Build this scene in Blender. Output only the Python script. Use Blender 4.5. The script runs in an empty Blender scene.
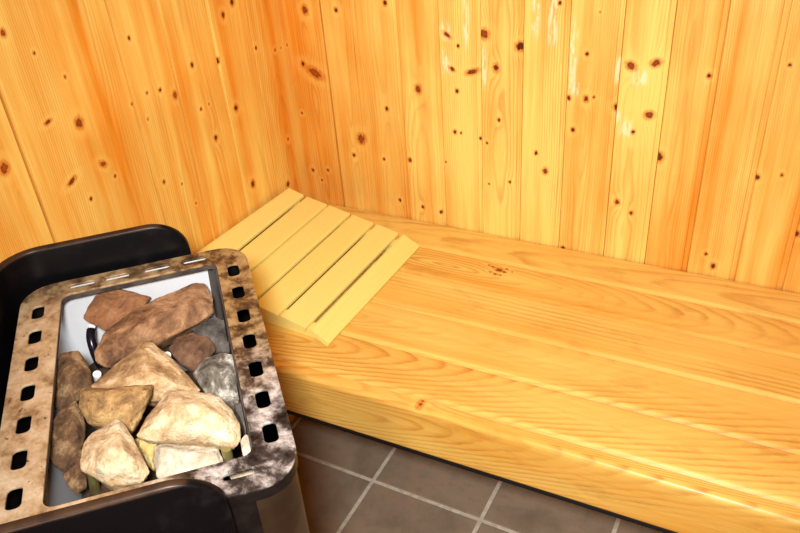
import bpy, bmesh, math, random
import numpy as np
from mathutils import Vector, Matrix, noise

random.seed(7)
rng = np.random.default_rng(11)
C = bpy.context.scene.collection

# ------------------------------------------------------------------ camera
CAM_Z = 1.585
R = np.array([[0.899048751971578, 0.19563733003187608, -0.3918727174432368],
              [0.43270072412047866, -0.5350220320858174, 0.7257607929120832],
              [-0.06770086242559997, -0.8219662490569288, -0.5655298476986985]])
_u, _s, _v = np.linalg.svd(R)
R = _u @ _v
FPX = 803.2
EYE = np.array([0, 0, CAM_Z])


def ray(x, y):
    return R @ np.array([(x - 400) / FPX, (y - 266.5) / FPX, 1.0])


def hit(x, y, n, p0):
    d = ray(x, y)
    t = np.dot(np.asarray(p0) - EYE, n) / np.dot(d, n)
    return EYE + d * t


cam = bpy.data.cameras.new('camera')
cam.sensor_width = 36.0
cam.lens = 36.0 * FPX / 800.0
cam.clip_start = 0.02
co = bpy.data.objects.new('camera', cam)
C.objects.link(co)
M = Matrix.Identity(4)
for i in range(3):
    M[i][0] = R[i, 0]
    M[i][1] = -R[i, 1]
    M[i][2] = -R[i, 2]
    M[i][3] = EYE[i]
co.matrix_world = M
bpy.context.scene.camera = co

vs_ = bpy.context.scene.view_settings
vs_.view_transform = 'Standard'
vs_.look = 'None'
vs_.exposure = 0.0
vs_.gamma = 1.0
vs_.use_curve_mapping = False

# ------------------------------------------------------------------ tagging helpers


def tag(o, label=None, cat=None, group=None, kind=None):
    if label:
        o['label'] = label
    if cat:
        o['category'] = cat
    if group:
        o['group'] = group
    if kind:
        o['kind'] = kind
    return o


def empty(name, loc, label, cat, group=None):
    o = bpy.data.objects.new(name, None)
    o.empty_display_size = 0.05
    o.location = loc
    C.objects.link(o)
    return tag(o, label, cat, group)


def link(name, me, parent=None, loc=None):
    """link a mesh given in world coordinates; a child keeps its place under the parent's location"""
    o = bpy.data.objects.new(name, me)
    C.objects.link(o)
    if parent is not None:
        o.parent = parent
        o.matrix_parent_inverse = Matrix.Translation(-Vector(parent.location))
    return o


def smooth(me, angle=None):
    me.polygons.foreach_set('use_smooth', [True] * len(me.polygons))
    if angle is not None:
        me.set_sharp_from_angle(angle=math.radians(angle))


# ------------------------------------------------------------------ node helpers


def srgb(r, g, b):
    def f(c):
        c /= 255.0
        return c / 12.92 if c <= 0.04045 else ((c + 0.055) / 1.055) ** 2.4
    return (f(r), f(g), f(b), 1.0)


class NT:
    def __init__(self, name):
        self.m = bpy.data.materials.new(name)
        self.m.use_nodes = True
        self.t = self.m.node_tree
        self.b = self.t.nodes['Principled BSDF']

    def n(self, typ, **kw):
        nd = self.t.nodes.new(typ)
        for k, v in kw.items():
            setattr(nd, k, v)
        return nd

    def l(self, a, b):
        self.t.links.new(a, b)

    def setin(self, sock, v):
        if isinstance(v, bpy.types.NodeSocket):
            self.l(v, sock)
        else:
            sock.default_value = v

    def math(self, op, a, b=0.0, c=0.0, clamp=False):
        nd = self.n('ShaderNodeMath', operation=op, use_clamp=clamp)
        self.setin(nd.inputs[0], a)
        self.setin(nd.inputs[1], b)
        if len(nd.inputs) > 2:
            self.setin(nd.inputs[2], c)
        return nd.outputs[0]

    def attr(self, name, out='Fac'):
        return self.n('ShaderNodeAttribute', attribute_name=name).outputs[out]

    def vscale(self, vec, s):
        nd = self.n('ShaderNodeVectorMath', operation='MULTIPLY')
        self.l(vec, nd.inputs[0])
        nd.inputs[1].default_value = s
        return nd.outputs[0]

    def noise(self, vec, scale=1.0, detail=3.0, rough=0.55, dist=0.0):
        nd = self.n('ShaderNodeTexNoise')
        if vec is not None:
            self.l(vec, nd.inputs['Vector'])
        nd.inputs['Scale'].default_value = scale
        nd.inputs['Detail'].default_value = detail
        nd.inputs['Roughness'].default_value = rough
        nd.inputs['Distortion'].default_value = dist
        return nd.outputs['Fac']

    def ramp(self, fac, stops, interp='LINEAR'):
        nd = self.n('ShaderNodeValToRGB')
        cr = nd.color_ramp
        cr.interpolation = interp
        while len(cr.elements) < len(stops):
            cr.elements.new(0.5)
        for e, (p, c) in zip(cr.elements, stops):
            e.position = p
            e.color = c if not isinstance(c, (int, float)) else (c, c, c, 1)
        self.setin(nd.inputs[0], fac)
        return nd.outputs[0]

    def remap(self, v, a, b, c=0.0, d=1.0):
        nd = self.n('ShaderNodeMapRange', interpolation_type='SMOOTHSTEP')
        self.setin(nd.inputs[0], v)
        for i, x in enumerate((a, b, c, d)):
            nd.inputs[i + 1].default_value = x
        return nd.outputs[0]

    def mix(self, fac, a, b, mode='MIX'):
        nd = self.n('ShaderNodeMix', data_type='RGBA', blend_type=mode)
        self.setin(nd.inputs[0], fac)
        self.setin(nd.inputs[6], a)
        self.setin(nd.inputs[7], b)
        return nd.outputs[2]

    def bump(self, h, strength=0.2, dist=0.001):
        nd = self.n('ShaderNodeBump')
        nd.inputs['Strength'].default_value = strength
        nd.inputs['Distance'].default_value = dist
        self.l(h, nd.inputs['Height'])
        self.l(nd.outputs[0], self.b.inputs['Normal'])

    def obj(self):
        return self.n('ShaderNodeTexCoord').outputs['Object']

    def out(self, color=None, rough=None, metal=None, spec=None):
        for k, v in (('Base Color', color), ('Roughness', rough), ('Metallic', metal), ('Specular IOR Level', spec)):
            if v is not None:
                self.setin(self.b.inputs[k], v)
        return self.m


def wood_material(name, light, dark, late, line=0.5, streak=0.5, rough=0.42, blotch=0.5, spec=0.4, dirt=0.0, fibre=0.1, ringwob=0.6, amp0=0.36, amp1=0.66):
    """pine: growth rings, fibre streaks and knots, all in board coordinates"""
    t = NT(name)
    wc = t.attr('wc', 'Vector')
    ring = t.attr('ring')
    tint = t.attr('tint')
    kd = t.attr('kd')
    kt = t.attr('kt')
    wob = t.noise(t.vscale(wc, (45, 9.0, 30)), 1, 3, 0.6)
    fr = t.math('FRACT', t.math('ADD', ring, t.math('MULTIPLY', wob, ringwob)))
    lateg = t.ramp(fr, [(0.0, 0.25), (0.08, 0.0), (0.5, 0.12), (0.86, 1.0), (0.93, 0.85), (1.0, 0.25)])
    amp = t.remap(t.noise(t.vscale(wc, (14, 1.6, 14)), 1, 2), amp0, amp1, 0.10, 1.0)
    band = t.noise(t.vscale(wc, (26, 0.8, 26)), 1, 3, 0.6)
    blo = t.noise(t.vscale(wc, (7, 3.2, 7)), 1, 3, 0.5)
    fib = t.noise(t.vscale(wc, (420, 9, 420)), 1, 3, 0.65)
    k = t.math('ADD', tint, t.math('MULTIPLY', t.math('SUBTRACT', band, 0.5), streak * 2.2))
    k = t.math('ADD', k, t.math('MULTIPLY', t.math('SUBTRACT', blo, 0.5), blotch * 1.6), clamp=True)
    col = t.mix(k, light, dark)
    col = t.mix(t.math('MULTIPLY', t.math('MULTIPLY', lateg, amp), line), col, late)
    f2 = t.remap(fib, 0.25, 0.75, 1.0 - fibre, 1.0 + fibre * 0.5)
    cm = t.n('ShaderNodeCombineColor')
    for i in range(3):
        t.l(f2, cm.inputs[i])
    col = t.mix(1.0, col, cm.outputs[0], 'MULTIPLY')
    if dirt > 0:
        d = t.remap(t.noise(t.vscale(wc, (18, 9, 18)), 1, 4, 0.65), 0.54, 0.72, 0.0, dirt)
        col = t.mix(d, col, srgb(150, 88, 28))
    # knots: disturbed grain with its sheen painted pale outside, amber halo, brown core with a dark irregular bark ring
    crn = t.noise(t.vscale(wc, (170, 120, 170)), 1, 4, 0.6)
    kde = t.math('ADD', kd, t.math('MULTIPLY', t.math('SUBTRACT', crn, 0.5), 1.5))
    pale = t.math('MULTIPLY', t.remap(kde, 4.6, 2.4, 0.0, 1.0), t.remap(kde, 1.3, 2.2, 0.0, 1.0))
    col = t.mix(t.math('MULTIPLY', pale, 0.22), col, light)
    flk = t.remap(t.noise(t.vscale(wc, (160, 26, 160)), 1, 3, 0.6), 0.42, 0.58)
    col = t.mix(t.math('MULTIPLY', t.attr('pale'), t.math('MULTIPLY', flk, 0.85)), col, srgb(255, 246, 206))  # sheen of curly grain painted into the colour, broken into flecks
    col = t.mix(t.remap(kde, 2.2, 0.95, 0.0, 0.7), col, srgb(206, 104, 22))
    core = t.mix(kt, srgb(92, 36, 10), srgb(164, 78, 22))
    core = t.mix(t.remap(kde, 0.35, 0.95, 0.0, 0.75), core, srgb(64, 22, 6))
    col = t.mix(t.remap(kde, 1.15, 0.7, 0.0, 1.0), col, core)
    hb = t.math('ADD', t.math('MULTIPLY', lateg, 0.2), fib)
    t.bump(hb, 0.12, 0.0006)
    rr = t.remap(fib, 0.2, 0.8, rough - 0.06, rough + 0.08)
    return t.out(col, rr, 0.0, spec)


MAT = {}
MAT['wall'] = wood_material('pine_cladding', srgb(253, 224, 122), srgb(237, 150, 42), srgb(200, 108, 24),
                            line=0.42, streak=1.0, blotch=0.75, rough=0.4)
MAT['bench'] = wood_material('varnished_bench_pine', srgb(251, 220, 122), srgb(234, 162, 56), srgb(196, 112, 28),
                             line=0.62, streak=0.6, blotch=0.55, rough=0.34, dirt=0.22, ringwob=0.85, amp0=0.38, amp1=0.66)
MAT['headrest'] = wood_material('pale_aspen', srgb(255, 242, 150), srgb(255, 234, 128), srgb(240, 194, 92),
                                line=0.14, streak=0.2, blotch=0.25, rough=0.5, fibre=0.05)


def simple(name, col, rough=0.5, metal=0.0, spec=0.5, bump=0.0, var=0.0, col2=None, scale=30):
    t = NT(name)
    c = col
    if col2 is not None:
        nz = t.noise(t.obj(), scale, 4, 0.6)
        c = t.mix(t.remap(nz, 0.4, 0.62), col, col2)
        if bump:
            t.bump(nz, bump, 0.002)
    return t.out(c, rough, metal, spec)


# ------------------------------------------------------------------ boards


class Boards:
    """collects solid boards (cross-section loop swept along v) with their ring field into one mesh"""

    def __init__(self):
        self.V, self.F, self.ring, self.kd, self.kt, self.tint, self.wc, self.pale = [], [], [], [], [], [], [], []
        self.nv = 0

    def add(self, loop, vs, origin, U, Vd, N, u0=0.0, n0=-0.05, k=0.0, sp=0.004, tint=0.3, knots=(), wob=0.004, bow=0.0,
            vpk=0.0, quad=0.0, pales=()):
        loop = np.asarray(loop, float)
        vs = np.asarray(vs, float)
        m, q = len(vs), len(loop)
        u = np.tile(loop[:, 0], (m, 1))
        n = np.tile(loop[:, 1], (m, 1))
        v = np.repeat(vs[:, None], q, 1)
        P = np.asarray(origin) + u[..., None] * np.asarray(U) + v[..., None] * np.asarray(Vd) + n[..., None] * np.asarray(N)
        ph = rng.uniform(0, 6.28, 6)
        wv = wob * (np.sin(v * 4.1 + ph[0]) + 0.6 * np.sin(v * 9.7 + ph[1]) + 0.3 * np.sin(v * 23 + ph[2]))
        uu = wob * 1.2 * (np.sin(v * 3.3 + ph[3]) + 0.5 * np.sin(v * 11 + ph[4]))
        depth = n0 + k * (v - vpk) + quad * (v - vpk) ** 2 + wv
        ring = np.sqrt((u - u0 - uu - bow * v) ** 2 + (np.where(n > -0.0115, 0.0, n) - depth) ** 2) / sp
        kd = np.full(u.shape, 6.0)
        kt = np.zeros(u.shape)
        pale_ = np.zeros(u.shape)
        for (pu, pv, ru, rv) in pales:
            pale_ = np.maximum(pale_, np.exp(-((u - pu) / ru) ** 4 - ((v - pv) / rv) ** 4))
        for (ku, kv, r, typ, ex, an) in knots:
            du, dv = u - ku, v - kv
            ca, sa = math.cos(an), math.sin(an)
            d = np.sqrt(((du * ca + dv * sa) / (r * ex)) ** 2 + ((dv * ca - du * sa) / (r * 1.3)) ** 2)
            ring += 1.3 * r / sp * np.exp(-((du / (2.6 * r)) ** 2 + (dv / (6.5 * r)) ** 2))
            kt = np.where(d < kd, typ, kt)
            kd = np.minimum(kd, d)
        off = rng.uniform(-50, 50, 2)
        wc = np.stack([u + off[0], v + off[1], n], -1)
        self.V.append(P.reshape(-1, 3))
        i = np.arange(m - 1)[:, None]
        j = np.arange(q)[None, :]
        a = i * q + j
        b = i * q + (j + 1) % q
        f = np.stack([a, b, b + q, a + q], -1).reshape(-1, 4) + self.nv
        # orientation so that normals point outwards
        hand = np.dot(np.cross(U, Vd), N)
        area = 0.5 * np.sum(loop[:, 0] * np.roll(loop[:, 1], -1) - np.roll(loop[:, 0], -1) * loop[:, 1])
        flip = (area * hand) > 0
        c0 = np.arange(q) + self.nv
        c1 = c0 + (m - 1) * q
        if flip:
            f = f[:, ::-1]
            caps = [c0.tolist(), c1[::-1].tolist()]
        else:
            caps = [c0[::-1].tolist(), c1.tolist()]
        self.F += f.tolist() + caps
        for lst, arr in ((self.ring, ring), (self.kd, np.minimum(kd, 6)), (self.kt, kt), (self.tint, np.full(u.shape, tint)), (self.pale, pale_)):
            lst.append(arr.ravel())
        self.wc.append(wc.reshape(-1, 3))
        self.nv += m * q

    def build(self, name, mat, parent=None, sharp=50):
        me = bpy.data.meshes.new(name)
        V = np.concatenate(self.V)
        me.from_pydata(V.tolist(), [], self.F)
        for nm, lst in (('ring', self.ring), ('kd', self.kd), ('kt', self.kt), ('tint', self.tint), ('pale', self.pale)):
            at = me.attributes.new(nm, 'FLOAT', 'POINT')
            at.data.foreach_set('value', np.concatenate(lst).astype(np.float32))
        at = me.attributes.new('wc', 'FLOAT_VECTOR', 'POINT')
        at.data.foreach_set('vector', np.concatenate(self.wc).astype(np.float32).ravel())
        me.materials.append(mat)
        bm = bmesh.new()
        bm.from_mesh(me)
        bmesh.ops.recalc_face_normals(bm, faces=bm.faces)
        bm.to_mesh(me)
        bm.free()
        smooth(me, sharp)
        return link(name, me, parent)


def fill(pts, step):
    """refine a polyline so no segment is longer than step"""
    out = []
    for a, b in zip(pts[:-1], pts[1:]):
        k = max(1, int(math.ceil(math.dist(a, b) / step)))
        for i in range(k):
            out.append((a[0] + (b[0] - a[0]) * i / k, a[1] + (b[1] - a[1]) * i / k))
    out.append(pts[-1])
    return out


def plank_loop(w, step, rec=0.008, depth=0.003, th=0.018, gap=0.001, lead=0.0):
    """cladding board: small bevel, flat face, the recessed tongue, then the slit beside the next board"""
    front = [(lead, -0.0022), (lead + 0.0018, 0.0), (w - rec - 0.0014, 0.0), (w - rec, -0.0014), (w - rec + 0.0003, -depth), (w - gap, -depth)]
    return fill(front, step) + [(w - gap, -0.011), (w, -0.011), (w, -th), (0.0, -th), (0.0, -0.011), (lead, -0.011)]


def vrows(z0, z1, dz0, dz1, fine, coarse=0.08):
    a = []
    if dz0 > z0:
        a += list(np.arange(z0, dz0, coarse))
    a += list(np.arange(max(z0, dz0), min(z1, dz1), fine))
    if dz1 < z1:
        a += list(np.arange(dz1, z1, coarse))
    a.append(z1)
    return a


# ------------------------------------------------------------------ the room
WX, WY, FX, FY, CZ = -1.035, 1.477, 1.25, -1.0, 2.15   # left wall, back wall, right wall, front wall, ceiling

KN_LEFT = [(79, 123, 5, .8), (48, 122, 2.0, .5, 2.5, -.2), (34, 53, 1.8, 0), (65, 77, 1.8, 0), (129, 38, 2.2, 0), (147, 93, 1.8, 0), (160, 90, 2.2, 0),
           (175, 95, 3.5, 1), (132, 104, 1.8, .4), (148, 119, 1.6, 0), (192, 65, 2.6, 0), (218, 61, 3.0, 0), (223, 15, 3.0, .2), (232, 2, 3.4, 0),
           (201, 109, 1.8, 0), (209, 104, 1.4, 0), (236, 108, 3.2, 0), (216, 138, 3.0, 0), (253, 184, 3.6, 0), (256, 48, 2.0, 0),
           (275, 50, 1.6, 0), (281, 48, 1.2, 0), (287, 45, 1.4, 0), (91, 199, 2.2, 0), (115, 176, 1.8, 0), (72, 181, 2.4, .4, 2.8, -.4),
           (164, 182, 2.2, .4), (182, 184, 1.4, 0), (196, 203, 1.4, 0), (4, 168, 5.5, 1), (3, 33, 3.5, 1), (288, 139, 1.6, 0), (288, 184, 3, .2), (103, 164, 2.6, 1, 2.0, .8)]
KN_BACK = [(305, 10, 4, .7), (336, 10, 2.5, 0), (385, 3, 2.8, 0), (303, 64, 2.6, 0), (315, 73, 4.2, 1, 2.4, -.5), (302, 113, 1.5, 0), (313, 170, 2, .3),
           (328, 170, 1.6, 0), (322, 180, 1.4, 0), (418, 89, 4.2, .8), (387, 109, 2.4, 0), (361, 139, 5, .9), (354, 155, 2.2, 0),
           (384, 159, 1.8, 0), (410, 160, 2.6, .5), (446, 162, 1.4, 0), (400, 200, 2, 0), (423, 207, 2.2, 0), (441, 212, 2.2, 0),
           (457, 91, 2.4, 0), (458, 46, 2.0, 0), (447, 35, 2.0, .6, 2.8, -.6), (452, 69, 2.0, .4, 2.2, -.6), (455, 132, 2.4, 0), (461, 133, 1.6, 0), (480, 139, 2, 0),
           (487, 143, 1.7, 0), (499, 120, 2.2, 0), (496, 68, 3.8, .2), (484, 34, 4.6, .8, 1.3, -.6), (520, 47, 4, .1, 1.4, .6), (472, 72, 2.6, .5, 3.2, .35),
           (510, 182, 1.8, 0), (489, 184, 1.4, 0), (536, 153, 2.4, 0), (545, 171, 3.4, .6), (560, 3, 2.2, .2), (600, 12, 1.3, 0),
           (587, 54, 2.3, 0), (569, 98, 2.6, .3), (586, 99, 3.2, .4), (594, 97, 1.7, 0), (573, 130, 2.6, 0), (631, 66, 3.6, .8, 1.7, -.6),
           (656, 63, 3.4, .8, 1.8, .5), (616, 108, 3.4, 0), (649, 115, 3.6, .8, 1.6, .4), (633, 132, 2.3, 0), (659, 157, 4.6, .1), (617, 202, 3, .4),
           (631, 213, 2.3, 0), (709, 76, 2.6, 0), (790, 65, 2.0, 0), (782, 175, 2, 0), (757, 177, 3, .1), (713, 266, 3, 0), (563, 248, 2.4, 0),
           (797, 234, 3, 0), (706, 254, 2, .4)]


def wall_knots(lst, n, p0, uax, org):
    out = []
    for (x, y, r, t, *more) in lst:
        ex, an = (more + [1.0, 0.0])[:2] if len(more) == 2 else (1.0, 0.0)
        p = hit(x, y, np.array(n, float), p0)
        dist = np.linalg.norm(p - EYE)
        out.append((np.dot(p - np.asarray(org), uax), p[2], 0.66 * r * dist / FPX, t, ex, an))
    return out


def clad(name, joints, org, uax, N, dense, tints, knots, fine=(0.003, 0.0035), rec=0.010, depth=0.004, gap=0.0012, wide=None, pales=()):
    """boards side by side; joints are distances from org along uax"""
    B = Boards()
    org, uax, N = np.array(org, float), np.array(uax, float), np.array(N, float)
    for i, (a, b) in enumerate(zip(joints[:-1], joints[1:])):
        w = b - a
        step = fine[0] if dense else 0.03
        rows = vrows(0.0, CZ, dense[0], dense[1], fine[1]) if dense else list(np.linspace(0, CZ, 30))
        kk = [(ku - a, *q) for (ku, *q) in knots if a - 0.001 < ku < b + 0.001]
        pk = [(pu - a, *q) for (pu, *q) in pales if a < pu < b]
        flat = rng.random() < 0.55
        g = 0.0035 if wide is not None and abs(a - wide) < 1e-4 else 0.0
        B.add(plank_loop(w, step, rec, depth, 0.018, gap, g), rows, org + uax * a, uax, (0, 0, 1), N,
              u0=w * rng.uniform(0.25, 0.75) if flat else w * rng.choice([-1.2, 2.2]),
              n0=-rng.uniform(0.012, 0.04), k=rng.uniform(-0.03, 0.03), sp=rng.uniform(0.0035, 0.006),
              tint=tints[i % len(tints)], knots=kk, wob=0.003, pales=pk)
    return tag(B.build(name, MAT['wall']), kind='structure')


# the left wall stands a few degrees off square: its distance s runs from the corner towards the camera
LANG = math.radians(4.5)
LU = np.array([-math.sin(LANG), -math.cos(LANG), 0])
LN = np.array([math.cos(LANG), -math.sin(LANG), 0])
CORNER = np.array([WX, WY, 0])
LLEN = (WY - FY) / math.cos(LANG)


def left_s(x, y):
    return float(np.dot(hit(x, y, LN, CORNER) - CORNER, LU))


jl = [-0.012, left_s(248, 20), left_s(205, 0), left_s(156, 0), left_s(105, 0), left_s(28, 165)]
jw = jl[-1]
while jl[-1] < LLEN - 0.1:
    jl.append(jl[-1] + 0.12)
jl[-1] = LLEN
print('left joints', [round(x, 3) for x in jl[:8]])
tl = [0.66, 0.55, 0.48, 0.52, 0.55, 0.52, 0.62, 0.6]
clad('wall_left', jl, CORNER, LU, LN, (0.55, 1.55), tl, wall_knots(KN_LEFT, LN, CORNER, LU, CORNER), rec=0.004, depth=0.0012, gap=0.0006, wide=jw)
jb = [WX - 0.012, -0.943, -0.857, -0.758, -0.664, -0.573, -0.484, -0.393, -0.293, -0.205, -0.118, -0.024]
while jb[-1] < FX - 0.09:
    jb.append(jb[-1] + 0.09)
jb[-1] = FX
tb = [0.85, 0.5, 0.46, 0.4, 0.22, 0.28, 0.12, 0.2, 0.24, 0.52, 0.5, 0.58, 0.65]
BO, BU = np.array([0.0, WY, 0]), np.array([1.0, 0, 0])
# sheen of curly grain beside the knots, painted as pale flecks
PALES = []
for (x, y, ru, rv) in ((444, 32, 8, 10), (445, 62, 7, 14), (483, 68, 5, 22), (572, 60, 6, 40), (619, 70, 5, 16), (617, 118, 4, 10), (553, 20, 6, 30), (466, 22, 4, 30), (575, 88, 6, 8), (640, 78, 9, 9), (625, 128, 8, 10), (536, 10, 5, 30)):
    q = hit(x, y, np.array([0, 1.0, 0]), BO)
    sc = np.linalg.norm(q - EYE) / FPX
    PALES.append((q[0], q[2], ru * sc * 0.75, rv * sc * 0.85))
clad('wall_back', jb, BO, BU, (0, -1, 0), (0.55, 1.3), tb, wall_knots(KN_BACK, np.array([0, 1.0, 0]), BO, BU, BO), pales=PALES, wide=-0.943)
LX = WX - (WY - FY) * math.tan(LANG)
clad('wall_right', list(np.linspace(FY, WY, 27)), (FX, 0, 0), (0, 1, 0), (-1, 0, 0), None, [0.4, 0.5, 0.35, 0.6], [])
clad('wall_front', list(np.linspace(LX, FX, 26)), (0, FY, 0), (1, 0, 0), (0, 1, 0), None, [0.4, 0.5, 0.35, 0.6], [])

B = Boards()
for a in np.linspace(LX, FX, 27)[:-1]:
    w = (FX - LX) / 26
    B.add(plank_loop(w, 0.03), np.linspace(FY, WY, 20), (a, 0, CZ), (1, 0, 0), (0, 1, 0), (0, 0, -1),
          u0=w / 2, n0=-0.03, k=0.01, tint=rng.uniform(0.3, 0.6))
tag(B.build('ceiling', MAT['wall']), kind='structure')


# floor: square tiles in grey grout
def floor():
    tm = NT('brown_floor_tile')
    ob = tm.obj()
    n1 = tm.noise(ob, 7, 5, 0.6, 0.4)
    n2 = tm.noise(ob, 45, 4, 0.6)
    c = tm.ramp(n1, [(0.3, srgb(136, 121, 102)), (0.5, srgb(160, 142, 122)), (0.62, srgb(170, 146, 124)), (0.75, srgb(150, 139, 126))])
    c = tm.mix(tm.remap(n2, 0.5, 0.75, 0, 0.35), c, srgb(128, 108, 92))
    tm.bump(n2, 0.15, 0.002)
    tm.out(c, 0.45, 0, 0.4)
    gm = simple('grey_grout', srgb(226, 218, 200), 0.85, col2=srgb(204, 194, 176), scale=40)
    bm = bmesh.new()
    ang = math.radians(-1.6)
    ca, sa = math.cos(ang), math.sin(ang)
    p0 = np.array([-0.750, 1.152])
    pitch, g = 0.2925, 0.0045

    def P(i, j):
        x, y = i * pitch, j * pitch
        return np.array([p0[0] + ca * x - sa * y, p0[1] + sa * x + ca * y])
    mm = 0.0
    for i in range(-3, 9):
        for j in range(-9, 3):
            c = P(i + .5, j + .5)
            h = pitch / 2 - g
            r = 0.003
            ring0, ring1, ring2 = [], [], []
            for sx, sy in ((-1, -1), (1, -1), (1, 1), (-1, 1)):
                for rr, zz, ring in ((h, -0.003, ring0), (h - 0.0008, -0.0008, ring1), (h - r, 0.0, ring2)):
                    x, y = sx * rr, sy * rr
                    X = min(max(c[0] + ca * x - sa * y, WX - 0.21), FX)
                    Y = min(max(c[1] + sa * x + ca * y, FY), WY)
                    ring.append(bm.verts.new((X, Y, zz)))
            if max(v.co.x for v in ring0) - min(v.co.x for v in ring0) < 0.012 or max(v.co.y for v in ring0) - min(v.co.y for v in ring0) < 0.012:
                bmesh.ops.delete(bm, geom=ring0 + ring1 + ring2, context='VERTS')
                continue
            bm.faces.new(ring2)
            for A, Bq in ((ring0, ring1), (ring1, ring2)):
                for k in range(4):
                    bm.faces.new((A[k], A[(k + 1) % 4], Bq[(k + 1) % 4], Bq[k]))
    nb = len(bm.faces)
    vs = [bm.verts.new((x, y, z)) for z in (-0.002, -0.06) for (x, y) in ((WX - 0.21, FY), (FX, FY), (FX, WY), (WX - 0.21, WY))]
    slab = [bm.faces.new(vs[0:4]), bm.faces.new(vs[4:8][::-1])]
    for k in range(4):
        slab.append(bm.faces.new((vs[k], vs[4 + k], vs[4 + (k + 1) % 4], vs[(k + 1) % 4])))
    for f in slab:
        f.material_index = 1
    me = bpy.data.meshes.new('floor')
    bm.to_mesh(me)
    bm.free()
    me.materials.append(tm.m)
    me.materials.append(gm)
    tag(link('floor', me), kind='structure')


floor()

# ------------------------------------------------------------------ the bench
BZ = CAM_Z - 1.0         # bench top
bench = empty('sauna_bench', (0.1, 1.18, 0.0), 'long pine sauna bench of wide boards running along the back wall', 'bench')
ys = [1.474, 1.371, 1.268, 1.148, 1.031, 0.9235]
BX0, BX1 = WX + 0.003, FX - 0.003
dense_x = list(np.arange(BX0, 0.45, 0.004)) + list(np.arange(0.45, BX1, 0.05)) + [BX1]


def top_knots(lst, y0):
    out = []
    for (x, y, r, t) in lst:
        p = hit(x, y, np.array([0, 0, 1.0]), (0, 0, BZ))
        out.append((p[1], p[0], r * np.linalg.norm(p - EYE) / FPX, t, 1.0, 0.0))
    return out


KN_BENCH = top_knots([(499, 270, 2.4, .9), (493, 267, 1.2, .3), (504, 272, 1.4, .5), (490, 272, 1.0, .4), (495, 274, 1.3, .5), (507, 269, 1.0, .4), (500, 275, 1.0, .4),
                      (489, 265, .9, .2), (512, 272, .8, .3)], 0)


def bench_loop(w, th, front=True, step=0.003):
    # u grows towards the back wall; the front edge (u=0) is eased, the back edge stays crisp
    f = [(0.0005, -0.0095), (0.0013, -0.0078), (0.0025, -0.0067), (0.0102, -0.0010), (0.0116, -0.0003), (0.0135, 0.0), (w - 0.0022, 0.0), (w - 0.0008, -0.0008), (w - 0.0005, -0.003)]
    return fill(f, step) + [(w - 0.0005, -th), (0.0005, -th)]


# per board: pith offset across, depth, slope, arch position - gives the long cathedral figures of the photo
par = [dict(u0=0.045, n0=-0.020, k=0.050, sp=0.0085, tint=0.30, vpk=0.9),
       dict(u0=0.052, n0=-0.010, k=-0.160, sp=0.0080, tint=0.45, vpk=-0.52),
       dict(u0=0.170, n0=-0.020, k=0.010, sp=0.0120, tint=0.32),
       dict(u0=0.132, n0=-0.006, k=-0.170, sp=0.0090, tint=0.34, vpk=-0.72, bow=0.10),
       dict(u0=0.170, n0=-0.006, k=-0.170, sp=0.0090, tint=0.34, vpk=-0.80, bow=0.14)]
for i in range(5):
    w = ys[i] - ys[i + 1]
    B = Boards()
    kk = [(ky - ys[i + 1], *q) for (ky, *q) in KN_BENCH if ys[i + 1] < ky < ys[i]]
    B.add(bench_loop(w, 0.028), dense_x, (0, ys[i + 1], BZ), (0, 1, 0), (1, 0, 0), (0, 0, 1), knots=kk, wob=0.0025, **par[i])
    B.build('seat_board', MAT['bench'], bench)
# front board, standing on edge
FB0, FB1 = 0.896, 0.9232
hgt = 0.107
B = Boards()
loop = fill([(hgt, 0.0005), (hgt - 0.003, 0.0)], 0.01)[:0]
front = fill([(0.0, -0.002), (0.001, -0.0004), (0.003, 0.0), (hgt - 0.009, 0.0), (hgt - 0.0055, -0.0012), (hgt - 0.0025, -0.0038), (hgt - 0.0006, -0.008), (hgt - 0.0002, -0.011)], 0.003)
front = front + [(hgt - 0.0002, -0.0262), (0.0, -0.0262)]
kf = [(hgt + 0.004, hit(421, 403, np.array([0, 0, 1.0]), (0, 0, BZ))[0], 0.0035, 0, 1.5, 1.57)]
B.add(front, dense_x, (0, FB0, BZ - hgt), (0, 0, 1), (1, 0, 0), (0, -1, 0), u0=0.124, n0=-0.010, k=-0.12, sp=0.008, tint=0.62, vpk=-0.62, bow=0.12, knots=kf, wob=0.003)
B.build('front_board', MAT['bench'], bench)
# black strip under the front board
black = simple('black_rubber', srgb(14, 11, 10), 0.6)


def box_mesh(name, x0, x1, y0, y1, z0, z1, mat, parent=None, bevel=0.0015):
    bm = bmesh.new()
    bmesh.ops.create_cube(bm, size=1.0)
    for v in bm.verts:
        v.co = Vector(((x0 + x1) / 2 + v.co.x * (x1 - x0), (y0 + y1) / 2 + v.co.y * (y1 - y0), (z0 + z1) / 2 + v.co.z * (z1 - z0)))
    if bevel:
        bmesh.ops.bevel(bm, geom=bm.edges[:], offset=bevel, segments=2, affect='EDGES', profile=0.5)
    me = bpy.data.meshes.new(name)
    bm.to_mesh(me)
    bm.free()
    me.materials.append(mat)
    return link(name, me, parent)


tag(box_mesh('edge_strip', BX0, BX1, FB0 + 0.0005, FB0 + 0.024, BZ - hgt - 0.011, BZ - hgt, black, bench), 'thin black strip under the front board')


def batten(name, axis, a0, a1, o, w, h, parent, tint=0.4):
    B = Boards()
    lp = fill([(0, -0.001), (0.001, 0), (w - 0.001, 0), (w, -0.001)], 0.01) + [(w, -h), (0, -h)]
    V = (1, 0, 0) if axis == 'x' else (0, 1, 0)
    U = (0, 1, 0) if axis == 'x' else (1, 0, 0)
    B.add(lp, np.linspace(a0, a1, 40), o, U, V, (0, 0, 1), u0=w / 2, n0=-0.04, k=0.01, tint=tint)
    return B.build(name, MAT['bench'], parent)


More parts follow.
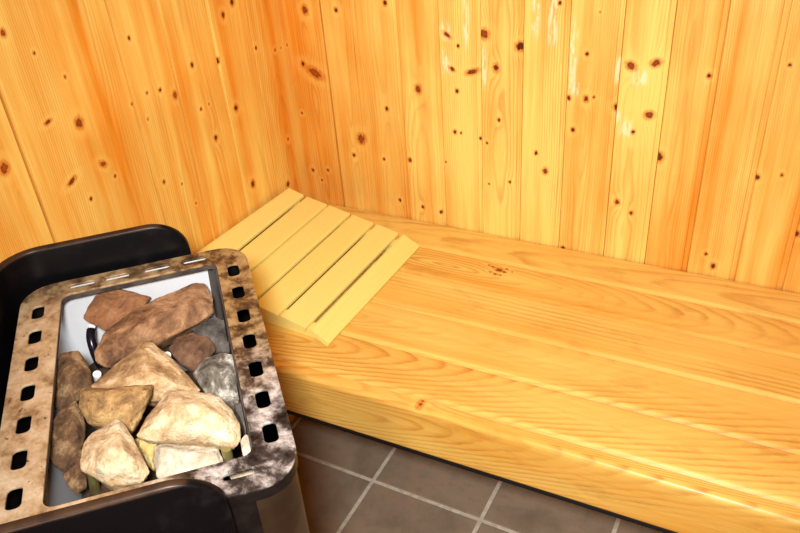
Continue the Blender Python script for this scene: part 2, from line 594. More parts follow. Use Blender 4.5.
for x in (BX0 + 0.0, -0.3, 0.45, BX1 - 0.045):
    batten('support_batten', 'y', 0.925, 1.472, (x, 0, BZ - 0.0285), 0.045, 0.055, bench)
# legs under the bench, behind the front board, carry the battens
for x in (-0.3, 0.45, BX1 - 0.045):
    B = Boards()
    lp = fill([(0, -0.001), (0.001, 0), (0.044, 0), (0.045, -0.001)], 0.01) + [(0.045, -0.045), (0, -0.045)]
    B.add(lp, np.linspace(0.0, BZ - 0.084, 20), (x, 1.30, 0), (1, 0, 0), (0, 0, 1), (0, -1, 0), u0=0.02, n0=-0.05, tint=0.45)
    B.build('leg', MAT['bench'], bench)
B = Boards()
lp = fill([(0, -0.001), (0.001, 0), (0.044, 0), (0.045, -0.001)], 0.01) + [(0.045, -0.045), (0, -0.045)]
B.add(lp, np.linspace(0.0, BZ - 0.084, 20), (BX0, 1.30, 0), (1, 0, 0), (0, 0, 1), (0, -1, 0), u0=0.02, n0=-0.05, tint=0.45)
B.build('leg', MAT['bench'], bench)

# ------------------------------------------------------------------ the headrest
HP = np.array([-0.699, 0.986, BZ + 0.0])      # near end of the lowest slat edge
S = np.array([0.0595, 0.9982, 0.0])
S /= np.linalg.norm(S)
NH = np.array([-S[1], S[0], 0.0])             # towards the left wall
UP = np.array([0, 0, 1.0])
HL = 0.374
# (u,v) of the top surface, slat by slat, seen from its end: 0 is the low edge on the bench
slats = [((0.002, 0.0105), (0.0445, 0.0325)), ((0.0555, 0.0315), (0.113, 0.0428)), ((0.1205, 0.0428), (0.178, 0.0530)),
         ((0.1835, 0.0540), (0.2415, 0.0640)), ((0.2465, 0.0645), (0.3040, 0.0735)), ((0.3105, 0.0755), (0.3540, 0.0865))]
slats = [((a, c - 0.0005), (b, d - 0.0005)) for (a, c), (b, d) in slats]
rest = empty('headrest', tuple(HP + NH * 0.17 + S * HL / 2), 'pale wooden slatted headrest sloping down from the left wall onto the bench', 'headrest')
TH = 0.011
for i, ((ua, va), (ub, vb)) in enumerate(slats):
    A = HP + NH * ua + UP * va
    dU = NH * (ub - ua) + UP * (vb - va)
    w = np.linalg.norm(dU)
    dU /= w
    dN = np.cross(dU, S)
    if dN[2] < 0:
        dN = -dN
    r = 0.0028
    lp = fill([(0, -r), (r * .3, -r * .3), (r, 0), (w - r, 0), (w - r * .3, -r * .3), (w, -r)], 0.003) + [(w, -TH + r), (w - r, -TH), (r, -TH), (0, -TH + r)]
    B = Boards()
    e = 0.0006
    vs = [0, e] + list(np.arange(0.004, HL, 0.006)) + [HL - e, HL]
    kn = [(w * .7, HL * .2, 0.0010, 0, 1.0, 0.0)] if i == 1 else []
    B.add(lp, vs, A, dU, S, dN, u0=w * rng.uniform(-1, 2), n0=-0.06, k=0.01, sp=0.004, tint=rng.uniform(0.2, 0.6), knots=kn, wob=0.002)
    # pull the end rings in a little so the ends are eased
    o = B.build('slat', MAT['headrest'], rest, 40)
    if i == 5:      # the top slat is cut a little wider at its near end
        for vv in o.data.vertices:
            p = np.array(vv.co) - A
            f = max(0.0, p @ dU) / w * (1 - (p @ S) / HL)
            vv.co = Vector(np.array(vv.co) + dU * 0.018 * f)
# two side rails under the slats, cut to the slope, and a stop board at the high end
for sy in (0.012, HL - 0.034):
    B = Boards()
    prof = [(0.040, 0.0008), (0.056, 0.0008), (0.34, 0.0008), (0.34, 0.0655), (0.3, 0.0600), (0.12, 0.0310), (0.058, 0.0195), (0.046, 0.018)]
    lp = []
    for a, b in zip(prof, prof[1:] + prof[:1]):
        lp += fill([a, b], 0.02)[:-1]
    B.add(lp, [0, 0.001, 0.011, 0.021, 0.022], HP + S * sy, NH, S, UP, u0=0.1, n0=-0.04, tint=0.5)
    B.build('side_rail', MAT['headrest'], rest, 30)

# ------------------------------------------------------------------ the heater
TH_ = -0.74
HB = np.array([math.cos(TH_), -math.sin(TH_), 0])    # b: towards the front of the heater
HA = np.array([math.sin(TH_), math.cos(TH_), 0])     # a: along its long side, away from the camera
RZ = CAM_Z - 0.58                                    # top of the rim


def hw(b, a, z):
    return HB * b + HA * a + np.array([0, 0, z])


HM = Matrix(((HB[0], HA[0], 0, 0), (HB[1], HA[1], 0, 0), (0, 0, 1, 0), (0, 0, 0, 1)))
RB0, RB1, RA0, RA1 = -0.265, 0.021, 0.524, 0.956
IB0, IB1, IA0, IA1 = -0.2165, -0.0185, 0.568, 0.924
hc = hw((RB0 + RB1) / 2, (RA0 + RA1) / 2, 0)
heater = empty('sauna_heater', tuple(hc), 'black and steel electric sauna heater filled with stones in the corner by the left wall', 'heater')


def rrect(b0, b1, a0, a1, r, n=8):
    pts = []
    for cx, cy, s in ((b1 - r, a1 - r, 0), (b0 + r, a1 - r, 90), (b0 + r, a0 + r, 180), (b1 - r, a0 + r, 270)):
        for k in range(n + 1):
            t = math.radians(s + 90.0 * k / n)
            pts.append((cx + r * math.cos(t), cy + r * math.sin(t)))
    return pts


def to_mesh(name, V, F, mat, parent, sharp=40):
    me = bpy.data.meshes.new(name)
    me.from_pydata([tuple(v) for v in V], [], F)
    bm = bmesh.new()
    bm.from_mesh(me)
    bmesh.ops.recalc_face_normals(bm, faces=bm.faces)
    bm.to_mesh(me)
    bm.free()
    me.materials.append(mat)
    smooth(me, sharp)
    return link(name, me, parent)


def plate_with_holes(name, loops, z, th, mat, parent):
    cu = bpy.data.curves.new(name, 'CURVE')
    cu.dimensions = '2D'
    cu.fill_mode = 'BOTH'
    cu.extrude = th / 2 - 0.0006
    cu.bevel_depth = 0.0006
    cu.bevel_resolution = 1
    for lp in loops:
        s = cu.splines.new('POLY')
        s.points.add(len(lp) - 1)
        for p, (b, a) in zip(s.points, lp):
            p.co = (b, a, 0, 1)
        s.use_cyclic_u = True
    ob = bpy.data.objects.new(name, cu)
    C.objects.link(ob)
    dg = bpy.context.evaluated_depsgraph_get()
    me = bpy.data.meshes.new_from_object(ob.evaluated_get(dg))
    bpy.data.objects.remove(ob)
    me.transform(Matrix.Translation((0, 0, z - th / 2)))
    me.transform(HM)
    me.materials.clear()
    me.materials.append(mat)
    smooth(me, 35)
    return link(name, me, parent)


def skirt(loop0, z0, loop1, z1, th):
    """closed thin solid band between two loops; th = thickness inwards (negative: outwards)"""
    n = len(loop0)
    cx = sum(p[0] for p in loop0) / n
    cy = sum(p[1] for p in loop0) / n

    def inset(lp):
        out = []
        for i in range(n):
            a, b = lp[i - 1], lp[(i + 1) % n]
            tx, ty = b[0] - a[0], b[1] - a[1]
            L = math.hypot(tx, ty) or 1
            out.append((lp[i][0] - ty / L * th, lp[i][1] + tx / L * th))
        return out
    V = []
    for lp, z in ((loop0, z0), (loop1, z1), (inset(loop1), z1), (inset(loop0), z0)):
        V += [hw(b, a, z) for b, a in lp]
    F = []
    for r in range(4):
        for i in range(n):
            j = (i + 1) % n
            r2 = (r + 1) % 4
            F.append((r * n + i, r * n + j, r2 * n + j, r2 * n + i))
    return V, F


# stained steel of the rim: tan and rust on the left and far side, grey soot marbling at the near right corner
def rim_material():
    t = NT('scorched_steel')
    ob = t.obj()
    n1 = t.noise(ob, 14, 5, 0.6, 0.2)
    n2 = t.noise(ob, 40, 7, 0.66, 0.2)
    n3 = t.noise(ob, 130, 4, 0.6)
    tan = t.ramp(n2, [(0.27, srgb(92, 62, 36)), (0.38, srgb(160, 128, 92)), (0.5, srgb(200, 174, 136)), (0.66, srgb(226, 208, 178))])
    soot = t.ramp(n2, [(0.34, srgb(18, 15, 14)), (0.45, srgb(66, 58, 54)), (0.53, srgb(140, 131, 126)), (0.66, srgb(226, 218, 210))])
    br = t.ramp(n2, [(0.3, srgb(30, 20, 13)), (0.44, srgb(104, 76, 48)), (0.53, srgb(172, 142, 96)), (0.72, srgb(204, 178, 130))])
    sx = t.n('ShaderNodeSeparateXYZ')
    rot = t.n('ShaderNodeMapping')
    rot.inputs['Rotation'].default_value = (0, 0, TH_)     # into the heater's own axes
    t.l(ob, rot.inputs['Vector'])
    t.l(rot.outputs[0], sx.inputs[0])
    right = t.remap(t.math('ADD', sx.outputs[0], t.math('MULTIPLY', n1, 0.06)), -0.14, -0.02)
    near = t.remap(t.math('ADD', sx.outputs[1], t.math('MULTIPLY', n1, 0.16)), 0.86, 0.72)
    c = t.mix(right, tan, br)
    c = t.mix(t.math('MULTIPLY', right, near), c, soot)
    far = t.remap(sx.outputs[1], 0.9, 0.93)
    c = t.mix(t.math('MULTIPLY', far, 0.7), c, br)
    spots = t.remap(n3, 0.62, 0.72, 0, 0.8)
    c = t.mix(spots, c, srgb(40, 26, 16))
    t.bump(n2, 0.25, 0.001)
    return t.out(c, t.remap(n1, 0.3, 0.7, 0.3, 0.55), 0.35, 0.5)


MAT['rim'] = rim_material()
MAT['black'] = simple('black_enamel', srgb(12, 10, 10), 0.32, 0.0, 0.4, col2=srgb(26, 22, 21), scale=25)
MAT['liner'] = simple('bright_steel_sheet', (0.82, 0.83, 0.86, 1), 0.45, 0.25, 0.5, col2=(0.74, 0.76, 0.8, 1), scale=8)
MAT['front'] = simple('brushed_steel', srgb(128, 108, 88), 0.3, 0.85, 0.5, col2=srgb(92, 74, 56), scale=6)
MAT['tray_dark'] = simple('sooty_steel', srgb(92, 84, 78), 0.5, 0.3, 0.5, col2=srgb(56, 50, 46), scale=20)
MAT['element'] = simple('dark_heating_rod', srgb(40, 34, 44), 0.25, 0.6, 0.5)
MAT['brass'] = simple('oxidised_rod', srgb(150, 138, 84), 0.35, 0.5, 0.5)
MAT['porcelain'] = simple('white_porcelain', srgb(235, 235, 232), 0.35)

loops = [rrect(RB0, RB1, RA0, RA1, 0.040), rrect(IB0, IB1, IA0, IA1, 0.012, 4)]


def slot(b, a, hb, ha, r=None):
    r = r or min(hb, ha) * 0.85
    return rrect(b - hb, b + hb, a - ha, a + ha, r, 5)


for k in range(7):
    a = 0.592 + (0.897 - 0.592) * k / 6
    loops.append(slot(-0.2425, a, 0.0080, 0.0140, 0.0058))
    loops.append(slot(0.0008, a - 0.001, 0.0078, 0.0145, 0.0058))
for (b0, b1) in ((-0.208, -0.174), (-0.163, -0.130), (-0.113, -0.078), (-0.062, -0.030)):
    loops.append(rrect(b0, b1, 0.9355, 0.9445, 0.0042, 5))
    loops.append(rrect(b0 + 0.01, b1 + 0.01, 0.543, 0.552, 0.0042, 5))
plate_with_holes('rim', loops, RZ, 0.003, MAT['rim'], heater)
V, F = skirt(rrect(RB0, RB1, RA0, RA1, 0.040), RZ - 0.0028, rrect(RB0, RB1, RA0, RA1, 0.040), RZ - 0.016, 0.0015)
tag(to_mesh('rim_flange', V, F, MAT['black'], heater), 'dark turned-down outer edge of the rim')
V, F = skirt(rrect(IB0, IB1, IA0, IA1, 0.012, 4), RZ - 0.0028, rrect(IB0, IB1, IA0, IA1, 0.012, 4), RZ - 0.009, -0.0015)
to_mesh('inner_flange', V, F, MAT['tray_dark'], heater)

# casing
BOT = 0.30
V, F = skirt(rrect(RB0 + 0.004, RB1 - 0.006, RA0 + 0.004, RA1 - 0.002, 0.038), RZ - 0.004, rrect(RB0 + 0.004, RB1 - 0.006, RA0 + 0.004, RA1 - 0.002, 0.038), BOT, 0.003)
n = len(V) // 4
F = list(F) + [tuple(range(n, 2 * n))]
to_mesh('casing', V, F, MAT['black'], heater)
# steel front panel, wrapping both front corners
pth = [p for p in rrect(RB0 + 0.002, RB1 - 0.003, RA0 + 0.0015, RA1 - 0.0015, 0.040)]
# keep the arc from the far-left end of the front round to the near side
arc = [(b, a) for (b, a) in pth if b > -0.034]
near_part = sorted([p for p in arc if p[1] < 0.75], key=lambda p: (p[1], -p[0]))
arc = [(-0.026, RA0 + 0.0015)] + [p for p in rrect(RB0 + 0.002, RB1 - 0.003, RA0 + 0.0015, RA1 - 0.0015, 0.040)[27:]] + rrect(RB0 + 0.002, RB1 - 0.003, RA0 + 0.0015, RA1 - 0.0015, 0.040)[:9] + [(-0.026, RA1 - 0.0015)]
m = len(arc)
V, F = [], []
for z in (RZ - 0.017, BOT + 0.01):
    V += [hw(b, a, z) for b, a in arc]
cB, cA = -0.12, 0.75
for z in (BOT + 0.01, RZ - 0.017):
    for b, a in arc:
        L = math.hypot(b - cB, a - cA)
        V.append(hw(b - (b - cB) / L * 0.0015, a - (a - cA) / L * 0.0015, z))
for r in range(4):
    for i in range(m - 1):
        r2 = (r + 1) % 4
        F.append((r * m + i, r * m + i + 1, r2 * m + i + 1, r2 * m + i))
F += [(0, m, 2 * m, 3 * m), (m - 1, 4 * m - 1, 3 * m - 1, 2 * m - 1)]
tag(to_mesh('front_panel', V, F, MAT['front'], heater), 'brushed steel panel reflecting the wood')
# legs
for b in (RB0 + 0.04, RB1 - 0.045):
    for a in (RA0 + 0.045, RA1 - 0.045):
        lp0 = rrect(b - 0.014, b + 0.014, a - 0.014, a + 0.014, 0.006, 3)
        q = len(lp0)
        V = [hw(x, y, z) for z in (0.0, BOT) for x, y in lp0]
        F = [tuple(range(q))[::-1], tuple(range(q, 2 * q))] + [(i, (i + 1) % q, q + (i + 1) % q, q + i) for i in range(q)]
        to_mesh('leg', V, F, MAT['black'], heater)

# stone tray (liner): left and far walls upright, the front wall leaning inwards
LB0, LB1, LA0, LA1 = -0.236, -0.0195, 0.536, 0.951
Lz0, Lz1 = RZ - 0.0035, RZ - 0.24


def liner():
    top = rrect(LB0, LB1, LA0, LA1, 0.012, 3)
    bot = rrect(LB0 + 0.004, LB1 - 0.014, LA0 + 0.02, LA1 - 0.004, 0.012, 3)
    V, F = skirt(top, Lz0, bot, Lz1, 0.0015)
    n = len(top)
    F = list(F) + [tuple(range(2 * n, 3 * n))]
    tr = to_mesh('stone_tray', V, F, MAT['liner'], heater)
    tr.data.materials.append(MAT['tray_dark'])
    for p in tr.data.polygons:      # the front wall and the bottom are a darker steel
        c = np.array(p.center)
        if c @ HB > LB1 - 0.04 or abs(p.normal.z) > 0.7:
            p.material_index = 1
    # black plates stand for the dark of air slots in the tray's front wall
    for a in (0.62, 0.70, 0.775, 0.85):
        f0 = 0.12
        pts = []
        for t, s in ((0.10, -1), (0.10, 1), (0.30, 1), (0.30, -1)):
            b = LB1 - 0.014 * t - 0.0022
            pts.append((b, a + s * 0.0065, Lz0 + (Lz1 - Lz0) * t))
        V = [hw(*p) for p in pts] + [hw(p[0] - 0.0008, p[1], p[2]) for p in pts]
        F = [(0, 1, 2, 3), (7, 6, 5, 4)] + [(i, (i + 1) % 4, 4 + (i + 1) % 4, 4 + i) for i in range(4)]
        to_mesh('air_slot', V, F, MAT['black'], heater)


liner()


def tube(name, pts, r, mat, parent, n=10):
    pts = [Vector(p) for p in pts]
    # Catmull-Rom refine
    P = []
    for i in range(len(pts) - 1):
        p0, p1, p2, p3 = pts[max(i - 1, 0)], pts[i], pts[i + 1], pts[min(i + 2, len(pts) - 1)]
        for k in range(6):
            t = k / 6
            P.append(0.5 * ((2 * p1) + (p2 - p0) * t + (2 * p0 - 5 * p1 + 4 * p2 - p3) * t * t + (3 * p1 - p0 - 3 * p2 + p3) * t ** 3))
    P.append(pts[-1])
    V, F = [], []
    up = Vector((0.3, 0.2, 0.9))
    for i, p in enumerate(P):
        d = (P[min(i + 1, len(P) - 1)] - P[max(i - 1, 0)]).normalized()
        s = d.cross(up)
        if s.length < 0.05:
            s = d.cross(Vector((1, 0, 0)))
        s.normalize()
        q = s.cross(d)
        up = q
        for k in range(n):
            t = 2 * math.pi * k / n
            V.append(p + s * r * math.cos(t) + q * r * math.sin(t))
    for i in range(len(P) - 1):
        for k in range(n):
            F.append((i * n + k, i * n + (k + 1) % n, (i + 1) * n + (k + 1) % n, (i + 1) * n + k))
    F += [tuple(range(n))[::-1], tuple(range((len(P) - 1) * n, len(P) * n))]
    return to_mesh(name, V, F, mat, parent)


# guard: black sheet wrapped round far, left and near side, higher than the rim, rounded ends
def guard():
    top, bot, r = CAM_Z - 0.534, RZ - 0.24, 0.05
    nearA, farA, leftB, endB, pr = 0.5165, 0.977, -0.287, -0.0495, 0.055
    path = []
    for b in np.linspace(endB, leftB + pr, 40):
        path.append((b, nearA))
    for k in range(1, 9):
        t = math.radians(270 - 90 * k / 9)
        path.append((leftB + pr + pr * math.cos(t), nearA + pr + pr * math.sin(t)))
    for a in np.linspace(nearA + pr, farA - pr, 16):
        path.append((leftB, a))
    for k in range(1, 9):
        t = math.radians(180 - 90 * k / 9)
        path.append((leftB + pr + pr * math.cos(t), farA - pr + pr * math.sin(t)))
    for b in np.linspace(leftB + pr, endB, 40):
        path.append((b, farA))
    # denser samples at the ends, where the top rounds down
    dense = []
    for k in range(16):
        t = math.pi / 2 * k / 16
        dense.append(endB - r * (1 - math.cos(t)))
    cut = [p for p in path if p[0] < endB - r + 1e-6]
    path = [(b, nearA) for b in dense] + cut + [(b, farA) for b in dense[::-1]]
    sec = []
    h = 0.0055
    for k in range(9):
        t = math.pi * k / 8
        sec.append((h * math.cos(t), -0.004 + 0.004 * math.sin(t)))
    sec = [(h, None)] + sec + [(-h, None)]
    V, F = [], []
    m = len(sec)
    for i, (b, a) in enumerate(path):
        p, q = path[max(i - 1, 0)], path[min(i + 1, len(path) - 1)]
        tx, ty = q[0] - p[0], q[1] - p[1]
        L = math.hypot(tx, ty)
        nx, ny = ty / L, -tx / L
        x = b - (endB - r)
        zt = top
        if x > 0:
            zt = top - (r - math.sqrt(max(r * r - min(x, r) ** 2, 0))) * 0.9
        for (o, dz) in sec:
            V.append(hw(b + nx * o, a + ny * o, bot if dz is None else zt + dz))
    for i in range(len(path) - 1):
        for k in range(m):
            F.append((i * m + k, i * m + (k + 1) % m, (i + 1) * m + (k + 1) % m, (i + 1) * m + k))
    F += [tuple(range(m))[::-1], tuple(range((len(path) - 1) * m, len(path) * m))]
    t = NT('worn_black_guard')
    n1 = t.noise(t.obj(), 22, 5, 0.65)
    geo = t.n('ShaderNodeNewGeometry')
    sep = t.n('ShaderNodeSeparateXYZ')
    t.l(geo.outputs['Position'], sep.inputs[0])
    c = t.mix(t.remap(n1, 0.5, 0.75), srgb(8, 7, 9), srgb(24, 21, 23))
    # rusty, heat-browned top edge
    rust = t.math('MULTIPLY', t.remap(sep.outputs[2], top - 0.006, top - 0.002), t.remap(n1, 0.3, 0.6, 0.35, 0.9))
    c = t.mix(rust, c, srgb(66, 46, 32))
    t.out(c, 0.33, 0.0, 0.14)
    tag(to_mesh('guard', V, F, t.m, heater, 45), 'black guard plate with a browned top edge')


guard()

# heating rods standing between the stones
zt = lambda d: CAM_Z - d
el = tube('heating_element', [hit(106, 376, UP, (0, 0, zt(.70))), hit(96, 356, UP, (0, 0, zt(.66))), hit(91, 340, UP, (0, 0, zt(.64))), hit(91, 330, UP, (0, 0, zt(.634)))], 0.0058, MAT['element'], heater)


def tip(parent, x0, y0, x1, y1, d, r):
    o = tube('porcelain_tip', [hit(x0, y0, UP, (0, 0, zt(d + .02))), hit((x0 + x1) / 2, (y0 + y1) / 2, UP, (0, 0, zt(d + .008))), hit(x1, y1, UP, (0, 0, zt(d)))], r, MAT['porcelain'], heater)
    o.parent = parent
    o.matrix_parent_inverse = parent.matrix_parent_inverse.copy() if False else Matrix.Translation(-Vector(heater.location))
    o.matrix_parent_inverse = Matrix.Identity(4)
    return o


tip(el, 91, 334, 92, 326, .632, .0045)
for (x, y, d) in ((97, 374, .626), (167, 355, .628)):
    e2 = tube('heating_element', [hit(x + 4, y + 14, UP, (0, 0, zt(d + .05))), hit(x + 1, y + 6, UP, (0, 0, zt(d + .02)))], 0.0052, MAT['element'], heater)
    tip(e2, x + 1, y + 7, x, y, d, .0050)
for (x0, y0, x1, y1, d, mt) in ((226, 448, 231, 470, .61, 'brass'), (91, 470, 96, 492, .63, 'brass')):
    tube('heating_element', [hit(x0, y0, UP, (0, 0, zt(d))), hit((x0 + x1) / 2, (y0 + y1) / 2, UP, (0, 0, zt(d + .02))), hit(x1, y1, UP, (0, 0, zt(d + .05)))], 0.0055, MAT[mt], heater)

# ------------------------------------------------------------------ the stones


def stone_material(name, c1, c2, c3, sc=1.0, dark=0.35):
    t = NT(name)
    ob = t.obj()
    n1 = t.noise(ob, 34 * sc, 7, 0.68, 0.3)
    n2 = t.noise(ob, 130 * sc, 6, 0.7, 0.2)
    n3 = t.noise(ob, 11 * sc, 3, 0.5)
    c = t.ramp(n1, [(0.34, c2), (0.5, c1), (0.62, c3)])
    c = t.mix(t.remap(n2, 0.53, 0.7, 0, dark * 1.5), c, srgb(70, 52, 38))
    c = t.mix(t.remap(n3, 0.55, 0.75, 0, 0.35), c, c2)
    h = t.math('ADD', n1, t.math('MULTIPLY', n2, 0.6))
    t.bump(h, 1.0, 0.005)
    return t.out(c, 0.75, 0.0, 0.3)


def stone(label, outline, drop, thick, cols, ridge=(), lean=0.5, seed=0, dark=0.5, group='stones in the heater'):
    cx = sum(p[0] for p in outline) / len(outline)
    cy = sum(p[1] for p in outline) / len(outline)
    c = hit(cx, cy, UP, (0, 0, CAM_Z - drop))
    toc = EYE - c
    toc /= np.linalg.norm(toc)
    nrm = toc * lean + UP * (1 - lean)
    nrm /= np.linalg.norm(nrm)
    rim = [hit(x, y, nrm, c) for x, y in outline]
    pts = [p for p in rim]
    rg = list(ridge)
    r = np.random.default_rng(seed + 5)
    if not rg:
        for p in rim:
            pts.append(c + (p - c) * r.uniform(.5, .68) + nrm * thick * r.uniform(.28, .42))
    for (x, y, h) in rg:
        pts.append(hit(x, y, nrm, c + nrm * h))
    for p in rim:
        pts.append(c + (p - c) * r.uniform(.72, .9) - (toc * .4 + UP * .6) * thick * r.uniform(.35, .5))
        pts.append(c + (p - c) * r.uniform(.35, .6) - (toc * .4 + UP * .6) * thick * r.uniform(.75, 1.0))
    bm = bmesh.new()
    vs = [bm.verts.new(tuple(p - c)) for p in pts]
    res = bmesh.ops.convex_hull(bm, input=vs)
    dead = [v for v in bm.verts if not v.link_faces]
    bmesh.ops.delete(bm, geom=dead, context='VERTS')
    bmesh.ops.dissolve_limit(bm, angle_limit=math.radians(7), verts=bm.verts[:], edges=bm.edges[:])
    bmesh.ops.bevel(bm, geom=bm.edges[:], offset=0.0012, segments=1, affect='EDGES', profile=0.6, clamp_overlap=True)
    bmesh.ops.triangulate(bm, faces=bm.faces[:])
    for _ in range(3):
        long = [e for e in bm.edges if e.calc_length() > 0.0035]
        if not long:
            break
        bmesh.ops.subdivide_edges(bm, edges=long, cuts=1)
        bmesh.ops.triangulate(bm, faces=[f for f in bm.faces if len(f.verts) > 3])
    bm.normal_update()
    # chipped, uneven surface
    o1 = Vector(r.uniform(-20, 20, 3))
    mv = []
    for v in bm.verts:
        d = 0.0016 * (noise.noise(v.co * 45 + o1)) + 0.0016 * (abs(noise.noise(v.co * 90 + o1)) - 0.25) + 0.0006 * noise.noise(v.co * 260 + o1)
        mv.append(v.co + v.normal * d)
    for v, q in zip(bm.verts, mv):
        v.co = q
    bmesh.ops.recalc_face_normals(bm, faces=bm.faces)
    me = bpy.data.meshes.new('heater_stone')
    bm.to_mesh(me)
    bm.free()
    me.materials.append(stone_material('stone', *cols, dark=dark))
    smooth(me, 24)
    o = link('heater_stone', me)
    o.location = c
    tag(o, label, 'stone', group)
    return o


cream = (srgb(204, 178, 138), srgb(164, 126, 86), srgb(226, 208, 176))
tan_ = (srgb(182, 146, 102), srgb(128, 92, 58), srgb(216, 188, 146))
brown = (srgb(150, 108, 74), srgb(92, 62, 42), srgb(184, 142, 104))
deep = (srgb(72, 54, 40), srgb(44, 33, 26), srgb(96, 76, 58))  # lower layer: shade of the gaps put into the stone colour
red = (srgb(150, 102, 66), srgb(110, 72, 46), srgb(170, 124, 86))
olive = (srgb(108, 78, 52), srgb(58, 42, 29), srgb(160, 130, 92))
grey = (srgb(118, 110, 98), srgb(44, 38, 33), srgb(210, 204, 192))
pale = (srgb(198, 184, 162), srgb(164, 146, 120), srgb(220, 210, 194))
dgrey = (srgb(88, 82, 76), srgb(54, 48, 44), srgb(116, 108, 100))

stone('flat reddish brown stone at the far end, behind the long brown block', [(82, 318), (90, 302), (97, 293), (113, 286), (136, 291), (152, 296), (140, 312), (120, 326), (103, 331)],
      .612, .03, red, [(98, 300, .004), (130, 298, .006), (115, 315, .006)], .45, 1, .15)
stone('long brown block stone lying across the far end of the heap', [(93, 352), (103, 334), (125, 314), (160, 296), (194, 283), (205, 283), (213, 297), (214, 313), (196, 324), (160, 335), (133, 346), (118, 362), (107, 368), (96, 362)],
      .622, .05, brown, [(108, 346, .012), (140, 325, .022), (175, 308, .022), (203, 300, .012), (120, 352, .012)], .5, 2, .2)
stone('dark brown stone at the left edge, below the bare steel corner', [(52, 385), (55, 360), (63, 352), (80, 350), (92, 372), (94, 386), (78, 400), (60, 412), (53, 408)],
      .610, .045, olive, [(66, 362, .012), (80, 372, .014), (64, 392, .012)], .5, 3, .4)
stone('olive brown stone at the left edge, under the yellow-topped slab', [(48, 428), (58, 412), (76, 398), (84, 412), (86, 432), (80, 452), (66, 473), (52, 464), (49, 450)],
      .612, .045, olive, [(72, 410, .012), (76, 430, .014), (60, 452, .010)], .5, 4, .35)
stone('small dark stone low in the left near corner', [(62, 474), (72, 462), (82, 448), (88, 462), (86, 488), (76, 495), (66, 486)],
      .630, .03, olive, [(76, 466, .008), (78, 482, .008)], .5, 5)
stone('peaked tan stone in the middle of the heap', [(90, 386), (108, 372), (122, 358), (140, 343), (152, 342), (168, 354), (182, 368), (202, 390), (190, 400), (160, 402), (120, 404), (98, 398)],
      .606, .055, tan_, [(144, 352, .014), (150, 372, .026), (120, 380, .018), (175, 384, .016)], .45, 6, .25)
stone('brown slab with a yellow top, left of the biggest pale stone', [(78, 396), (82, 388), (105, 386), (153, 385), (152, 396), (142, 416), (134, 432), (116, 420), (100, 424), (88, 424), (80, 410)],
      .594, .045, (srgb(166, 130, 82), srgb(116, 86, 56), srgb(206, 170, 112)), [(86, 394, .010), (120, 392, .016), (148, 390, .012), (124, 410, .020), (92, 414, .012)], .5, 7)
stone('largest pale cream stone at the near right of the heap', [(136, 436), (146, 418), (158, 402), (168, 389), (180, 388), (204, 392), (220, 396), (232, 408), (241, 424), (241, 438), (237, 447), (205, 442), (172, 440), (146, 440)],
      .590, .05, cream, [(150, 426, .010), (170, 402, .018), (200, 405, .022), (222, 414, .016), (228, 434, .010), (190, 428, .022)], .45, 8, .15)
stone('pyramid shaped cream stone nearest the black guard', [(79, 462), (84, 442), (95, 430), (117, 418), (124, 423), (136, 442), (150, 472), (144, 482), (124, 486), (108, 487), (92, 478), (81, 470)],
      .588, .055, cream, [(118, 428, .014), (122, 448, .026), (96, 452, .014), (130, 470, .016), (104, 470, .014)], .45, 9, .3)
stone('whitish blocky stone below the largest pale one', [(153, 462), (155, 446), (164, 442), (200, 444), (218, 447), (224, 460), (224, 474), (200, 482), (172, 484), (156, 478)],
      .620, .045, pale, [(162, 450, .010), (190, 452, .014), (215, 456, .010), (190, 472, .010)], .4, 10, .15)
stone('grey and white mottled stone against the right side', [(192, 374), (206, 358), (222, 352), (236, 354), (241, 376), (246, 402), (248, 424), (238, 420), (222, 402), (204, 392)],
      .622, .05, grey, [(212, 366, .012), (230, 368, .014), (228, 388, .014)], .45, 11, .5)
stone('brown stone wedged behind the mottled grey one', [(168, 348), (176, 338), (192, 332), (210, 338), (217, 350), (206, 360), (194, 372), (184, 364), (174, 358)],
      .648, .04, (srgb(112, 80, 58), srgb(78, 54, 40), srgb(136, 102, 76)), [(190, 342, .010), (202, 352, .010)], .45, 12, .5)
stone('dull grey stone at the far right of the heap', [(190, 328), (200, 320), (216, 317), (230, 322), (234, 340), (230, 354), (214, 352), (208, 338), (196, 334)],
      .650, .035, dgrey, [(210, 326, .008), (222, 336, .010)], .45, 13, .3)
stone('small whitish stone in the near right corner', [(239, 440), (246, 432), (252, 438), (256, 454), (250, 461), (242, 456)],
      .600, .022, pale, [(247, 445, .005)], .45, 14, .1)
stone('dark charcoal stone beside the largest pale one at the right', [(226, 396), (240, 392), (250, 416), (254, 436), (246, 440), (240, 420)],
      .640, .03, dgrey, [], .45, 15, .4)
stone('small yellowish stone in the gap between the two cream stones', [(134, 440), (150, 436), (164, 440), (160, 456), (154, 470), (146, 464), (138, 452)],
      .622, .03, (srgb(196, 170, 104), srgb(140, 112, 64), srgb(214, 196, 140)), [], .45, 16, .3)
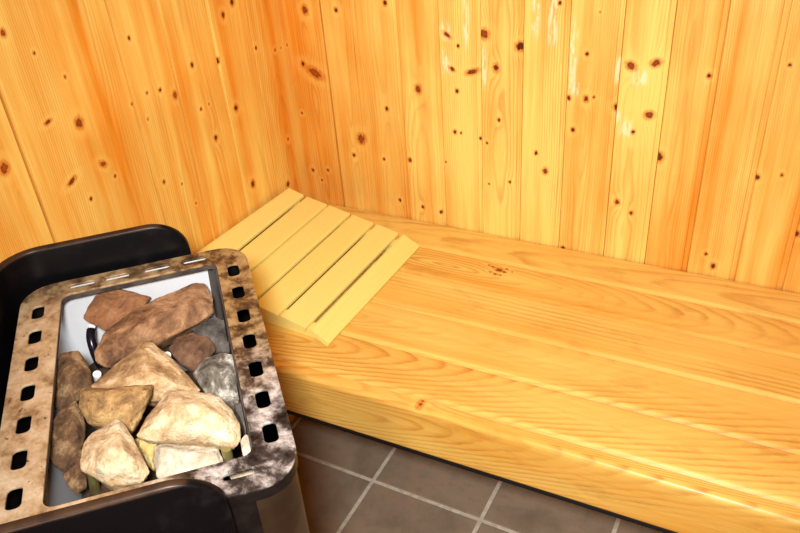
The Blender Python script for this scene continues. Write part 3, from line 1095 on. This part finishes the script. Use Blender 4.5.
stone('pale stone under the near corner of the rim, seen through its slot', [(226, 470), (240, 462), (256, 458), (266, 468), (258, 484), (236, 490)],
      .622, .03, pale, [], .3, 17, .1)  # added stone, its pale colour stands for the lit tray behind the slot
# lower layer, just glimpsed through the gaps, whose shade is in its colour
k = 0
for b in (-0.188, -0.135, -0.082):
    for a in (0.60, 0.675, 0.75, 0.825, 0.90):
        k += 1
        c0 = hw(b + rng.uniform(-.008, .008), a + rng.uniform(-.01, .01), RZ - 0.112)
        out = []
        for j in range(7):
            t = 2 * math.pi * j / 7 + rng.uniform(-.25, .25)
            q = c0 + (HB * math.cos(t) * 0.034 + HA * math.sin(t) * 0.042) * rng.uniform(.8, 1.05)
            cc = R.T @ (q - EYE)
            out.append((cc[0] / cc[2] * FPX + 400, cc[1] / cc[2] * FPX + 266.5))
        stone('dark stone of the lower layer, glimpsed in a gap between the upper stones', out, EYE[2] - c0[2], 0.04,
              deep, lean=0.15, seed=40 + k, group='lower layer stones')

# ------------------------------------------------------------------ lights
def area(name, loc, target, size, power, col):
    d = bpy.data.lights.new(name, 'AREA')
    d.shape = 'DISK'
    d.size = size
    d.energy = power
    d.color = col
    o = bpy.data.objects.new(name, d)
    o.location = loc
    o.rotation_euler = (Vector(target) - Vector(loc)).to_track_quat('-Z', 'Y').to_euler()
    C.objects.link(o)
    return o


fl = bpy.data.lights.new('camera_flash', 'SPOT')
fl.energy = 104.0
fl.spot_size = math.radians(97)
fl.spot_blend = 1.0
fl.shadow_soft_size = 0.05
fl.color = (1.0, 0.99, 0.96)
fo = bpy.data.objects.new('camera_flash', fl)
fo.location = (-0.03, -0.04, CAM_Z + 0.085)
fo.rotation_euler = (Vector((-0.46, 1.12, 0.76)) - Vector(fo.location)).to_track_quat('-Z', 'Y').to_euler()
C.objects.link(fo)
# fill light added low behind the camera, no source is seen there
area('door_light', (0.08, FY + 0.06, 1.15), (-0.1, 1.2, 0.6), 0.25, 8.5, (1.0, 0.96, 0.88))

w = bpy.data.worlds.new('world')
bpy.context.scene.world = w
w.use_nodes = True
w.node_tree.nodes['Background'].inputs[0].default_value = (0.02, 0.018, 0.015, 1)
